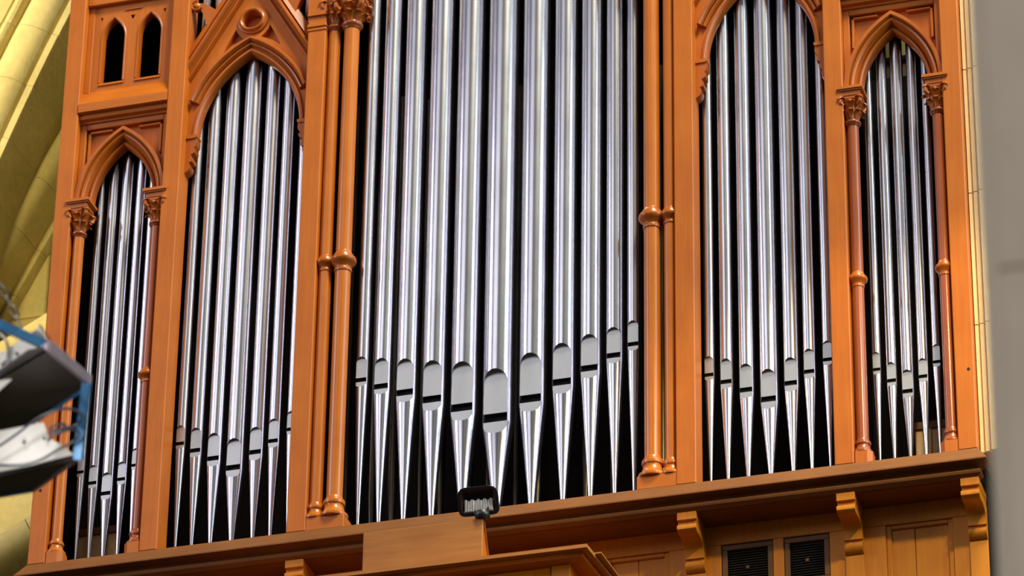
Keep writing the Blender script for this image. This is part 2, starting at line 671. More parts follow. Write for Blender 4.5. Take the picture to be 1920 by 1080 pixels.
def leaf_mesh(s):
    """acanthus leaf that climbs the bell and curls outward (x = outward, z = up)"""
    prof = [(0.0, 0.0), (0.006, 0.25), (0.010, 0.5), (0.020, 0.72), (0.036, 0.88), (0.050, 0.92), (0.055, 0.84), (0.048, 0.78)]
    wid = [0.010, 0.016, 0.020, 0.021, 0.018, 0.013, 0.008, 0.004]
    v = []
    for (o, h), w in zip(prof, wid):
        for j in range(-2, 3):
            q = j / 2
            lobes = 1 + 0.18 * math.sin(h * 22)
            v.append((s * (o - 0.007 * abs(q) ** 2 + 0.004 * (1 - abs(q))), s * w * q * lobes, s * 0.085 * h))
    n = len(prof)
    f = grid_faces(n, 5)
    me = D.meshes.new('leaf')
    # give it thickness
    m_ = len(v)
    v2 = v + [(x - 0.004 * s, y, z - 0.002 * s) for x, y, z in v]
    f2 = f + [[a + m_ for a in reversed(q)] for q in f]
    edge = [i * 5 for i in range(n)] + [(n - 1) * 5 + j for j in range(1, 5)] + [i * 5 + 4 for i in range(n - 2, -1, -1)] + [3, 2, 1]
    L = len(edge)
    f2 += [[edge[k], edge[(k + 1) % L], edge[(k + 1) % L] + m_, edge[k] + m_] for k in range(L)]
    me.from_pydata(v2, [], f2)
    me.polygons.foreach_set('use_smooth', [True] * len(me.polygons))
    me.materials.append(CARVE)
    return me


def volute_mesh(s):
    v = []
    n, k = 22, 6
    for i in range(n):
        t = i / (n - 1)
        a = -0.5 * math.pi + t * 3.6 * math.pi
        R = s * 0.019 * (1 - 0.80 * t)
        tr = s * (0.0068 - 0.002 * t)
        cx, cz = R * math.cos(a), R * math.sin(a)
        nx, nz = math.cos(a), math.sin(a)
        for j in range(k):
            w = 2 * math.pi * j / k
            v.append((cx + nx * tr * math.cos(w), tr * 1.5 * math.sin(w), cz + nz * tr * math.cos(w)))
    me = D.meshes.new('volute')
    me.from_pydata(v, [], grid_faces(n, k, True) + [list(range(k)), list(range((n - 1) * k, n * k))])
    me.polygons.foreach_set('use_smooth', [True] * len(me.polygons))
    me.materials.append(CARVE)
    return me


LEAFS, VOLS = {}, {}


def column(cx, cy, R, z_ring, z_neck, z_top, mat, z_plinth=0.055, plinth='oct'):
    root = empty('column', (cx, cy, 0), case)
    s = R / 0.026
    # plinth
    if plinth == 'oct':
        w = 1.75 * R
        c = 0.55 * w
        poly = [(cx - w, cy - c), (cx - c, cy - w), (cx + c, cy - w), (cx + w, cy - c), (cx + w, cy + c), (cx + c, cy + w),
                (cx - c, cy + w), (cx - w, cy + c)]
        poly = [(x, max(y, 0.002)) for x, y in poly]
        prism_z('plinth', poly, 0.0, z_plinth, WOOD, root)
    z = z_plinth
    base = [(1.72 * R, z), (1.78 * R, z + 0.005 * s), (1.74 * R, z + 0.011 * s), (1.55 * R, z + 0.014 * s), (1.28 * R, z + 0.026 * s),
            (1.17 * R, z + 0.038 * s), (1.16 * R, z + 0.044 * s), (1.30 * R, z + 0.046 * s), (1.36 * R, z + 0.053 * s),
            (1.30 * R, z + 0.060 * s), (1.12 * R, z + 0.062 * s), (1.10 * R, z + 0.068 * s), (R, z + 0.074 * s)]
    lathe('base', cx, cy, base, mat, root)
    lathe('shaft', cx, cy, [(R, z + 0.07 * s), (R, z_ring), (R * 0.985, z_neck)], mat, root)
    z = z_ring
    ring = [(R, z - 0.042 * s), (1.10 * R, z - 0.040 * s), (1.13 * R, z - 0.034 * s), (1.10 * R, z - 0.028 * s), (1.06 * R, z - 0.027 * s),
            (1.10 * R, z - 0.020 * s), (1.40 * R, z - 0.012 * s), (1.62 * R, z - 0.004 * s), (1.66 * R, z + 0.003 * s), (1.58 * R, z + 0.010 * s),
            (1.30 * R, z + 0.013 * s), (1.26 * R, z + 0.018 * s), (1.22 * R, z + 0.024 * s), (1.05 * R, z + 0.028 * s), (R, z + 0.034 * s)]
    lathe('ring', cx, cy, ring, CARVE, root)
    z = z_neck
    neck = [(R, z - 0.010 * s), (1.12 * R, z - 0.008 * s), (1.16 * R, z - 0.003 * s), (1.3 * R, z + 0.0), (1.42 * R, z + 0.006 * s),
            (1.36 * R, z + 0.013 * s), (1.1 * R, z + 0.015 * s), (R, z + 0.018 * s)]
    lathe('necking', cx, cy, neck, REDWOOD, root)
    h = (z_top - 0.058 * s) - (z + 0.015 * s)
    zc = z + 0.015 * s
    bell = [(0.98 * R, zc), (1.0 * R, zc + 0.35 * h), (1.08 * R, zc + 0.6 * h), (1.3 * R, zc + 0.85 * h), (1.6 * R, zc + h)]
    lathe('bell', cx, cy, bell, CARVE, root)
    key = round(R, 4)
    if key not in LEAFS:
        LEAFS[key] = leaf_mesh(s)
        VOLS[key] = volute_mesh(s)
    for tier, (n, zz_, off, sc) in enumerate(((8, zc, 0.0, 0.62), (4, zc + 0.2 * h, math.pi / 4, 0.95), (4, zc + 0.12 * h, 0.0, 0.8))):
        for k in range(n):
            a = 2 * math.pi * k / n + off
            o = D.objects.new('leaf', LEAFS[key])
            COL.objects.link(o)
            o.parent = root
            o.location = (0.98 * R * math.cos(a), 0.98 * R * math.sin(a), zz_)
            o.rotation_euler = (0, 0, a)
            hs = h / (0.085 * s)
            o.scale = (sc, sc * 1.1, hs * sc * (0.95 if tier else 0.75))
    for k in range(4):
        a = math.pi / 4 + k * math.pi / 2
        o = D.objects.new('volute', VOLS[key])
        COL.objects.link(o)
        o.parent = root
        o.location = (1.9 * R * math.cos(a), 1.9 * R * math.sin(a), zc + 0.86 * h)
        o.rotation_euler = (0, 0, a)
    # abacus, three stepped slabs
    zt = z_top
    w = 2.05 * R
    for k, (z0, z1, q) in enumerate(((zt - 0.058 * s, zt - 0.044 * s, 0.80), (zt - 0.044 * s, zt - 0.022 * s, 0.86), (zt - 0.022 * s, zt - 0.014 * s, 0.98), (zt - 0.014 * s, zt, 1.08))):
        ww = w * q
        poly = [(cx - ww, cy - ww), (cx + ww, cy - ww), (cx + ww, cy + ww), (cx - ww, cy + ww)]
        poly = [(x, y) for x, y in poly]
        prism_z('abacus', poly, z0, z1, CARVE if k != 3 else WOODX, root)
    return root


BCX = 1.838
for s in (-1, 1):
    for e in (-1, 1):
        dark = s * e > 0 or s > 0
        c = column(s * BCX + e * 0.192, 0.047, 0.026, 0.915, 1.708, 1.886, REDWOOD if (s > 0 or e > 0) else SHAFT)
for s in (-1, 1):
    for dx, R in ((0.7235, 0.0365), (0.808, 0.0292)):
        c = column(s * dx, 0.047, R, 1.372, 2.640, 2.84, SHAFT, 0.066, None)
    a, b = sorted((s * 0.838, s * 0.662))
    box('plinth_block', a, b, 0.003, 0.11, 0.0, 0.066, WOODX, case, 0.003)

# ---- narrow side bays: arch, ledge, twin lancets
for s in (-1, 1):
    cx = s * BCX
    x0, x1 = cx - 0.224, cx + 0.224
    bay = empty('arched_panel', (cx, 0.05, 1.88), case)
    Z0, W_, H_ = 1.886, 0.150, 0.300
    cur = arch_curve(cx, Z0, W_, H_, 0.030)
    back = [(x0, Z0), (x0, 2.335), (x1, 2.335), (x1, Z0)] + list(reversed(cur))
    prism_y('spandrel_back', back, 0.072, 0.10, WOOD, bay)
    for a, b in ((x0, x0 + 0.030), (x1 - 0.030, x1)):
        box('stile', a, b, 0.045, 0.09, Z0, 2.335, WOOD, bay, 0.003)
    box('rail', x0 + 0.03, x1 - 0.03, 0.045, 0.09, 2.292, 2.335, WOODX, bay, 0.003)
    # inner raised edges of the triangular sunk panels
    for e in (-1, 1):
        xa = cx + e * 0.186
        a, b = sorted((xa, xa - e * 0.012))
        box('bead', a, b, 0.054, 0.09, 2.12, 2.285, WOOD, bay, 0.002)
        a, b = sorted((xa, cx + e * 0.066))
        box('bead', a, b, 0.054, 0.09, 2.273, 2.285, WOODX, bay, 0.002)
    mould = [(0.000, 0.108), (0.000, 0.072), (0.004, 0.062), (0.010, 0.058), (0.017, 0.062), (0.020, 0.070), (0.025, 0.064), (0.030, 0.046),
             (0.036, 0.036), (0.043, 0.033), (0.050, 0.037), (0.052, 0.044), (0.054, 0.030), (0.058, 0.024), (0.074, 0.024), (0.076, 0.045), (0.076, 0.08)]
    arch_mould('arch_moulding', cx, Z0, W_, H_, mould, CARVE, bay)
    # ledge with sloping top
    led = [(0.10, 2.52), (0.05, 2.506), (0.002, 2.418), (-0.004, 2.412), (-0.004, 2.366), (0.004, 2.362), (0.018, 2.360), (0.02, 2.352), (0.012, 2.347),
           (0.016, 2.336), (0.034, 2.330), (0.036, 2.322), (0.10, 2.322)]
    prism_x('ledge', led, x0, x1, WOODX, case)
    # twin lancets
    lan = empty('lancet_panel', (cx, 0.05, 2.5), case)
    pan = prism_y('board', [(x0, 2.50), (x1, 2.50), (x1, 2.985), (x0, 2.985)], 0.05, 0.085, WOOD, lan)
    cutters = []
    for e in (-1, 1):
        lx = cx + e * 0.0925 + 0.003
        cu = arch_curve(lx, 2.80, 0.0525, 0.107, 0.004, 10, 0.257)
        cutters.append(prism_y('cutter', cu, 0.0, 0.2, WOOD))
        x_ = lx + e * 0.065
        cutters.append(prism_y('cutter', [(x_ - 0.004, 2.925), (x_ + 0.010, 2.925), (x_ + 0.003, 2.90)] if e > 0 else
                               [(x_ - 0.010, 2.925), (x_ + 0.004, 2.925), (x_ - 0.003, 2.90)], 0.0, 0.072, WOOD))
    cutters.append(prism_y('cutter', [(cx - 0.011, 2.917), (cx + 0.013, 2.917), (cx + 0.001, 2.89)], 0.0, 0.2, WOOD))
    cut(pan, cutters)
    for e in (-1, 1):
        lx = cx + e * 0.0925 + 0.003
        lm = [(0.0, 0.086), (0.0, 0.054), (0.004, 0.046), (0.009, 0.044), (0.013, 0.047), (0.016, 0.052)]
        arch_mould('lancet_moulding', lx, 2.80, 0.0525, 0.107, lm, CARVE, lan, 0.25, 12)
        prism_x('sill', [(0.09, 2.562), (0.046, 2.546), (0.044, 2.534), (0.09, 2.53)], lx - 0.064, lx + 0.064, WOODX, lan)
    box('crest_bar', cx - 0.04, cx + 0.048, 0.044, 0.06, 2.946, 2.952, WOODX, lan, 0.001)
    box('frame_edge', x0, x0 + 0.03, 0.046, 0.06, 2.50, 2.985, WOOD, lan, 0.002)
    box('frame_edge', x1 - 0.025, x1, 0.046, 0.06, 2.50, 2.985, WOOD, lan, 0.002)
    box('lintel', x0, x1, 0.026, 0.09, 2.985, ZT, WOODX, lan, 0.004)

# ---- gabled bays
ACX = 1.2285
HW = 0.3025


def crocket(cx, cz, side, parent):
    """leafy hook: stem leaving the gable, curling into a knob"""
    pts = []
    for k in range(12):
        t = k / 11
        x = -side * (-0.02 + 0.115 * t) * 0.9
        z = 0.02 + 0.115 * t - 0.02 * t * t
        pts.append((cx + x * -1 * -1, 0.055, cz + z))
    # stem polygon broad at the foot
    poly = []
    up, dn = [], []
    for k in range(11):
        t = k / 10
        w = 0.050 * (1 - t) ** 1.3 + 0.014
        px = cx + side * (0.085 * t)
        pz = cz + 0.100 * math.sin(t * 1.35) / math.sin(1.35)
        up.append((px - side * w * 0.45, pz + w * 0.55))
        dn.append((px + side * w * 0.45, pz - w * 0.55))
    poly = up + list(reversed(dn))
    o = prism_y('crocket', poly, 0.040, 0.075, CARVE, parent)
    return o, (cx + side * 0.088, cz + 0.092)


for s in (-1, 1):
    cx = s * ACX
    gab = empty('gable', (cx, 0.08, 2.17), case)
    Z0, W_, H_ = 2.175, 0.250, 0.425
    cur = arch_curve(cx, Z0, W_, H_, 0.012, 24)
    sl = 1.72
    zf = 2.60
    poly = [(cx - HW, Z0), (cx - HW, zf - 0.06), (cx, zf - 0.06 + sl * HW), (cx + HW, zf - 0.06), (cx + HW, Z0)] + list(reversed(cur))
    pan = prism_y('gable_board', poly, 0.070, 0.107, WOOD, gab)
    cutters = []
    n = 28
    cutters.append(prism_y('cutter', [(cx + 0.046 * math.cos(2 * math.pi * k / n), 2.785 + 0.046 * math.sin(2 * math.pi * k / n)) for k in range(n)], 0.0, 0.1, WOOD))
    for e in (-1, 1):
        # curved-sided sunk triangle between roundel, arch and raking edge
        tri = [(cx + e * 0.085, 2.752), (cx + e * 0.125, 2.672), (cx + e * 0.142, 2.628), (cx + e * 0.098, 2.664), (cx + e * 0.042, 2.692), (cx + e * 0.064, 2.712), (cx + e * 0.078, 2.732)]
        cutters.append(prism_y('cutter', tri, 0.0, 0.098, WOOD))
    cut(pan, cutters)
    # raking mouldings (vertical offset, y)
    rak = [(0.085, 0.11), (0.085, 0.062), (0.075, 0.050), (0.004, 0.030), (0.0, 0.040), (-0.006, 0.045), (-0.014, 0.030), (-0.026, 0.022), (-0.040, 0.022), (-0.052, 0.032),
           (-0.058, 0.048), (-0.075, 0.056), (-0.092, 0.052), (-0.098, 0.042), (-0.108, 0.042), (-0.114, 0.052), (-0.116, 0.075)]
    for e in (-1, 1):
        v = []
        for t in range(2):
            dx = HW * (1 - t)
            for vo, y in rak:
                v.append((cx + e * dx, y, zf + sl * (HW - dx) + vo))
        k = len(rak)
        mesh('raking_moulding', v, grid_faces(2, k) + [list(range(k)), list(range(k, 2 * k))], CARVE, gab, 30)
    # crockets along the rake
    for e in (-1, 1):
        for tx in (0.19, 0.06):
            zc_ = zf + sl * (HW - tx) + 0.015
            o, tip = crocket(cx + e * tx, zc_, e, gab)
            lathe_pts = []
            kn = 10
            v = []
            for a in range(kn):
                for b in range(kn):
                    th, ph = math.pi * a / (kn - 1), 2 * math.pi * b / kn
                    rr = 0.024 * (1 + 0.12 * math.sin(3 * ph + 1) * math.sin(th))
                    v.append((tip[0] + rr * math.sin(th) * math.cos(ph), 0.055 + rr * 1.1 * math.sin(th) * math.sin(ph), tip[1] + rr * math.cos(th)))
            kb = mesh('crocket_knob', v, grid_faces(kn, kn, True), CARVE, gab, 60)
            tube('crocket_curl', [(tip[0] + 0.026 * math.cos(q) * e, 0.034, tip[1] + 0.026 * math.sin(q)) for q in [k * 0.42 - 2.6 for k in range(11)]], 0.006, CARVE, gab, 6)
    # roundel ring, lathe about y
    prof = [(0.046, 0.095), (0.046, 0.062), (0.049, 0.050), (0.056, 0.046), (0.063, 0.050), (0.067, 0.058), (0.074, 0.060), (0.076, 0.072)]
    v = []
    n = 32
    for r, y in prof:
        for k in range(n):
            a = 2 * math.pi * k / n
            v.append((cx + r * math.cos(a), y, 2.785 + r * math.sin(a)))
    mesh('roundel', v, grid_faces(len(prof), n, True), CARVE, gab, 40)
    inner = [(0.0, 0.108), (0.0, 0.078), (0.004, 0.068), (0.012, 0.060), (0.022, 0.060), (0.028, 0.068), (0.031, 0.076)]
    arch_mould('inner_arch_moulding', cx, Z0, W_, H_, inner, CARVE, gab, 0.0, 26)
    outer = [(0.031, 0.09), (0.033, 0.064), (0.040, 0.052), (0.046, 0.050), (0.050, 0.056), (0.053, 0.062), (0.057, 0.046), (0.064, 0.038), (0.072, 0.038), (0.078, 0.046), (0.080, 0.075)]
    # outer mouldings stop higher up on little drops
    cols = []
    R = (W_ * W_ + H_ * H_) / (2 * W_)
    c0 = cx - W_ + R
    rows = 24
    for e in (-1, 1):
        v = []
        t0 = 0.36
        for i in range(rows + 1):
            for u, y in outer:
                tm = math.acos((R - W_) / (R + u))
                t = t0 + (tm - t0) * i / rows
                x = c0 - (R + u) * math.cos(t)
                z = Z0 + (R + u) * math.sin(t)
                if i == rows:
                    x = cx
                x = max(x, cx - HW + 0.001)
                v.append((x if e < 0 else 2 * cx - x, y, z))
        k = len(outer)
        mesh('outer_arch_moulding', v, grid_faces(rows + 1, k) + [list(range(k)), list(range(rows * k, (rows + 1) * k))], CARVE, gab, 38)
        # cusped drop bracket below the springing
        def X(d):
            return cx + e * d
        prof2 = [(HW, 2.178), (0.250, 2.178), (0.250, 2.138), (0.262, 2.118), (0.254, 2.108), (0.258, 2.092), (0.276, 2.082), (0.266, 2.064), (0.268, 2.046),
                 (0.284, 2.040), (0.276, 2.024), (0.280, 2.004), (0.290, 1.992), (HW, 1.984)]
        prism_y('drop_bracket', [(X(d), z) for d, z in prof2], 0.062, 0.115, CARVE, gab)
        prism_y('drop_bracket_cap', [(X(HW), 2.186), (X(0.247), 2.186), (X(0.247), 2.174), (X(0.256), 2.168), (X(HW), 2.168)], 0.056, 0.112, WOODX, gab)

# ---- sill with mitred ends
sp = [(-0.12, 0.0), (0.0, 0.0), (0.042, -0.065), (0.042, -0.071), (0.022, -0.076), (0.006, -0.082), (-0.004, -0.092), (-0.002, -0.098), (0.008, -0.102), (0.012, -0.110), (0.009, -0.119),
      (-0.002, -0.127), (-0.008, -0.132), (-0.25, -0.132)]
v = []
for xs, yb in ((-1, 0), (-1, 1), (1, 1), (1, 0)):
    for p, z in sp:
        v.append((xs * (2.144 + p), -p if yb else 0.05, z))
k = len(sp)
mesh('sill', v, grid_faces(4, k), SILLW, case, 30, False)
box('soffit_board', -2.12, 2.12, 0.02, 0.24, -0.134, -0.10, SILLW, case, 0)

# ---- panelled wall under the sill
ZL = -0.95
low = empty('lower_wall', (0, 0.2, ZL), case)
WYL = 0.172
box('backing', -2.12, 2.12, 0.205, 0.24, ZL, -0.13, LOWOOD, low, 0)
box('top_rail', -2.12, 2.12, WYL, 0.21, -0.222, -0.132, LOWOOD, low, 0.002)
STILES = [(-2.12, -1.99), (-1.71, -1.46), (-1.0, -0.76), (-0.48, -0.34), (0.34, 0.48), (0.76, 0.99), (1.217, 1.264), (1.463, 1.706), (1.994, 2.12)]
for a, b in STILES:
    box('stile', a, b, WYL, 0.21, ZL, -0.222, LOWOOD, low, 0.003)


def sunk_panel(a, b, zt, boards):
    xs = [a + (b - a) * q for q in boards]
    for q0, q1 in zip(xs[:-1], xs[1:]):
        box('panel_board', q0 + 0.001, q1 - 0.001, 0.196 + random.uniform(-.002, .002), 0.21, ZL, zt, LOWOOD, low, 0.002)
    box('panel_bead', a, a + 0.022, 0.182, 0.21, ZL, zt, LOWOOD, low, 0.003)
    box('panel_bead', b - 0.022, b, 0.182, 0.21, ZL, zt, LOWOOD, low, 0.003)
    box('panel_bead', a + 0.022, b - 0.022, 0.182, 0.21, zt - 0.018, zt, LOWOOD, low, 0.003)


sunk_panel(1.706, 1.994, -0.222, (0, 0.42, 1))
sunk_panel(0.48, 0.76, -0.222, (0, 0.5, 1))
sunk_panel(-0.34, 0.34, -0.222, (0, 0.33, 0.66, 1))
sunk_panel(-0.76, -0.48, -0.222, (0, 0.5, 1))
sunk_panel(-1.46, -1.0, -0.222, (0, 0.33, 0.66, 1))
sunk_panel(-1.99, -1.71, -0.222, (0, 0.5, 1))
for a, b in ((0.993, 1.215), (1.266, 1.461)):
    vent = empty('vent', ((a + b) / 2, 0.19, -0.44), case)
    zt, zbm = -0.227, -0.436
    fw = 0.023
    box('frame_bar', a, b, 0.176, 0.2, zt - fw, zt, VENTF, vent, 0.002)
    box('frame_bar', a, b, 0.176, 0.2, zbm, zbm + fw * 0.7, VENTF, vent, 0.002)
    box('frame_bar', a, a + fw, 0.176, 0.2, zbm + fw * .7, zt - fw, VENTF, vent, 0.002)
    box('frame_bar', b - fw, b, 0.176, 0.2, zbm + fw * .7, zt - fw, VENTF, vent, 0.002)
    box('backing', a + fw, b - fw, 0.199, 0.204, zbm, zt, BLACK, vent, 0)
    z = zbm + fw * 0.7 + 0.004
    while z < zt - fw - 0.004:
        prism_x('slat', [(0.182, z), (0.184, z - 0.002), (0.197, z + 0.007), (0.195, z + 0.009)], a + fw, b - fw, VENTM, vent)
        z += 0.0118
    mx = (a + b) / 2
    box('catch', mx - 0.008, mx + 0.006, 0.178, 0.184, -0.345, -0.33, VENTF, vent, 0.001)
# board below the vents
box('lower_board', 0.99, 1.463, 0.19, 0.21, ZL, -0.44, LOWOOD, low, 0.002)

# ---- corbels under each post
for a, b in POSTS:
    co = empty('corbel', ((a + b) / 2, 0.1, -0.3), case)
    xa, xb = a + 0.002, b - 0.002
    box('block', xa, xb, 0.0, 0.17, -0.171, -0.134, LOWOOD, co, 0.002)
    box('neck', xa + 0.002, xb - 0.002, 0.014, 0.17, -0.194, -0.171, LOWOOD, co, 0)
    scroll = [(0.17, -0.194), (0.002, -0.194), (0.0, -0.200), (0.002, -0.212), (0.010, -0.221), (0.022, -0.225), (0.050, -0.222), (0.080, -0.222), (0.105, -0.228), (0.125, -0.242),
              (0.134, -0.256), (0.135, -0.290), (0.145, -0.291), (0.145, -0.306), (0.136, -0.308), (0.134, -0.318), (0.138, -0.330), (0.150, -0.345), (0.165, -0.352), (0.172, -0.354), (0.172, -0.30)]
    prism_x('scroll', scroll, xa, xb, LOWOOD, co)
    box('pilaster', xa, xb, 0.160, 0.175, ZL, -0.352, LOWOOD, co, 0.002)

# ================================================================ PIPES
BAYNAME = {'B': 'narrow leftmost bay', 'A': 'gabled bay left of the centre', 'C': 'wide central bay', 'D': 'gabled bay right of the centre', 'E': 'narrow rightmost bay'}
ORD = ['first', 'second', 'third', 'fourth', 'fifth', 'sixth', 'seventh', 'eighth', 'ninth', 'tenth', 'eleventh']


def pipe(x, R, zt, zs, zb, ztop, label, group, YP):
    """round tin pipe: body, flattened upper and lower lip with a dark slot between, conical foot"""
    root = empty('organ_pipe', (x, YP, 0.0))
    tag(root, label, 'organ pipe', group)
    hw = 0.78
    fy = math.sqrt(1 - hw * hw)          # flat lip distance from the axis / R
    am = math.asin(hw)
    sh = 0.055 * R / 0.03 * 0.30 + 0.004  # slot height
    zs0, zs1 = zs + sh / 2, zs - sh / 2
    rt = 0.17 * R
    z_tip = 0.012

    def rad(z):
        if z >= zs1:
            return R
        return R - (R - rt) * (zs1 - z) / (zs1 - z_tip)
    # angles measured from the front (-y)
    nm, no = 14, 34
    inner_a = [-am + 2 * am * i / nm for i in range(nm + 1)]
    outer_a = [am + (2 * math.pi - 2 * am) * i / no for i in range(no + 1)]
    arch_h, arch_b = hw * R * 0.86, min(hw * R * 0.72, (zs1 - zb) * 0.8)

    def zt_a(a):
        q = min(1, abs(math.sin(a)) / hw)
        return zt - arch_h + arch_h * math.sqrt(max(0, 1 - q * q))

    def zb_a(a):
        q = min(1, abs(math.sin(a)) / hw)
        return zb + arch_b - arch_b * math.sqrt(max(0, 1 - q * q))

    def S(a, z):
        r = rad(z)
        return (x + r * math.sin(a), YP - r * math.cos(a), z)

    def Fl(a, z, k=fy):
        return (x + R * math.sin(a), YP - k * R, z)
    # body
    v, f = [], []
    for row in ('t', 'u', 'l'):
        for a in inner_a:
            v.append(S(a, ztop) if row == 't' else (S(a, zt_a(a)) if row == 'u' else Fl(a, zt_a(a), fy - 0.03)))
    f += grid_faces(3, nm + 1)
    o0 = len(v)
    for a in outer_a:
        v.append(S(a, ztop))
    for a in outer_a:
        v.append(S(a, zt - arch_h))
    for a in outer_a:
        v.append(S(a, zs0))
    for a in outer_a:
        v.append(S(a, zs1))
    f += [[o0 + q for q in fc] for fc in grid_faces(4, no + 1)]
    body = mesh('body', v, f, PIPE, root, 30)
    # upper lip
    v = [Fl(a, zt_a(a), fy - 0.03) for a in inner_a] + [Fl(a, zs0) for a in inner_a] + [Fl(a, zs0, fy - 0.12) for a in inner_a]
    mesh('upper_lip', v, grid_faces(3, nm + 1), LIP, root, 30)
    # slot: black sheet put in for the shade inside the pipe
    v = [Fl(a, zs0 + 0.5 * R, fy - 0.40) for a in inner_a] + [Fl(a, zs1 - 0.006, fy - 0.40) for a in inner_a] + [Fl(a, zs1 - 0.003, fy - 0.06) for a in inner_a]
    mesh('mouth_slot', v, grid_faces(3, nm + 1), BLACK, root, 30)
    # lower lip
    v = [Fl(a, zs1, fy - 0.12) for a in inner_a] + [Fl(a, zs1) for a in inner_a] + [Fl(a, zb_a(a), fy - 0.03) for a in inner_a]
    mesh('lower_lip', v, grid_faces(3, nm + 1), LIP, root, 30)
    # foot
    v, f = [], []
    for a in inner_a:
        v.append(Fl(a, zb_a(a), fy - 0.03))
    for a in inner_a:
        v.append(S(a, zb_a(a)))
    for a in inner_a:
        v.append(S(a, zb - 0.01))
    for a in inner_a:
        v.append(S(a, z_tip))
    for a in inner_a:
        v.append((x + rt * math.sin(a), YP - rt * math.cos(a), -0.004))
    f += grid_faces(5, nm + 1)
    o0 = len(v)
    for z in (zs1, zb + arch_b, zb - 0.01, z_tip):
        for a in outer_a:
            v.append(S(a, z))
    for a in outer_a:
        v.append((x + rt * math.sin(a), YP - rt * math.cos(a), -0.004))
    f += [[o0 + q for q in fc] for fc in grid_faces(5, no + 1)]
    mesh('foot', v, f, PIPE, root, 30)
    return root


CP = [(-0.638, .0318, .892, .779, .740), (-0.541, .0412, .866, .730, .683), (-0.427, .0494, .842, .680, .622), (-0.298, .0550, .811, .626, .558),
      (-0.157, .0628, .781, .562, .486), (0.0, .0700, .719, .486, .400), (0.158, .0622, .780, .562, .487), (0.300, .0530, .813, .628, .560),
      (0.424, .0486, .842, .681, .622), (0.533, .0398, .866, .732, .685), (0.620, .0305, .892, .779, .741)]
AP = [(-0.266, .0248, .664, .576, .544), (-0.189, .0308, .638, .529, .489), (-0.100, .0352, .597, .475, .428), (0.0, .0422, .553, .413, .358),
      (0.099, .0348, .600, .480, .432), (0.181, .0288, .634, .527, .487), (0.262, .0247, .664, .576, .544)]
EP = [(-0.133, .0204, .579, .497, .469), (-0.069, .0243, .518, .432, .401), (0.0, .0284, .469, .369, .332), (0.069, .0238, .517, .433, .401), (0.130, .0200, .579, .497, .469)]
groups = (('B', -BCX, EP, 3.0), ('A', -ACX, AP, 3.1), ('C', 0.0, CP, 3.30), ('D', ACX, AP, 3.1), ('E', BCX, EP, 2.42))
for key, cx, lst, top in groups:
    n = len(lst)
    for i, (dx, R, zt, zs, zb) in enumerate(lst):
        lab = 'silver tin organ pipe, %s from the left in the %s' % (ORD[i], BAYNAME[key])
        if i == n // 2:
            lab = 'thickest silver tin organ pipe in the middle of the %s' % BAYNAME[key]
        tp = top - 0.02 * abs(i - n // 2)
        if key == 'B':
            tp = 2.30
        if key == 'C':
            pipe(cx + dx, R, zt, zs, zb, tp, lab, 'front pipes of the organ', 0.122)
        else:
            pipe(cx + dx - 0.008, R, zt + 0.018, zs + 0.018, zb + 0.018, tp, lab, 'front pipes of the organ', 0.152)

# dim inner pipes standing in the dark behind the front rank
for i in range(15):
    x = -0.78 + i * 0.112
    R = 0.016 + 0.004 * ((i * 7) % 3)
    y = 0.34 + 0.05 * (i % 2)
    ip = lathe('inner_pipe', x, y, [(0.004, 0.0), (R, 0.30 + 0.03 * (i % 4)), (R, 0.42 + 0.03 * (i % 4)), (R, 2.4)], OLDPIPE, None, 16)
    tag(ip, 'dim brownish pipe in the dark behind the silver central pipes', 'organ pipe', 'inner pipes in the dark')

# ================================================================ CABINET IN FRONT
cab = empty('cabinet', (-0.2, -0.2, -1.3))
tag(cab, 'oak cabinet with dark overhanging cornice in front of the case', 'cabinet')
CY, CZ, CX1 = -0.40, -0.437, 0.555
CX0 = -1.3
sp_ = 0.03


def cor_layer(name, x1, y0, z0, z1, mat):
    poly = [(CX0, y0), (x1, y0), (x1 + sp_, -0.02), (CX0, -0.02)]
    return prism_z(name, poly, z0, z1, mat, cab)


cor_layer('cornice', CX1, CY, CZ - 0.016, CZ, TAN)
cor_layer('cornice_step', CX1 - 0.03, CY + 0.04, CZ - 0.034, CZ - 0.016, WOODX)
poly = [(CX0, CY + 0.115), (CX1 - 0.105, CY + 0.115), (CX1 - 0.08, -0.03), (CX0, -0.03)]
prism_z('body', poly, -1.3, CZ - 0.034, LOWOOD, cab)
box('pilaster', CX1 - 0.182, CX1 - 0.100, CY + 0.098, CY + 0.15, -1.3, CZ - 0.034, LOWOOD, cab, 0.003)
box('pilaster', -1.29, -1.2, CY + 0.098, CY + 0.15, -1.3, CZ - 0.034, LOWOOD, cab, 0.003)
box('frieze_panel', -1.2, CX1 - 0.26, CY + 0.106, CY + 0.13, -1.3, CZ - 0.036, LOWOOD, cab, 0.002)
box('side_brace', CX1 - 0.085, CX1 - 0.06, CY + 0.16, CY + 0.20, -0.75, CZ - 0.09, WOODX, cab, 0.002)
# back rail of the top, a little further right
prism_z('top_rail', [(CX1 - 0.05, -0.30), (CX1 + 0.035, -0.30), (CX1 + 0.05, -0.02), (CX1 - 0.05, -0.02)], CZ, CZ + 0.006, TAN, cab)

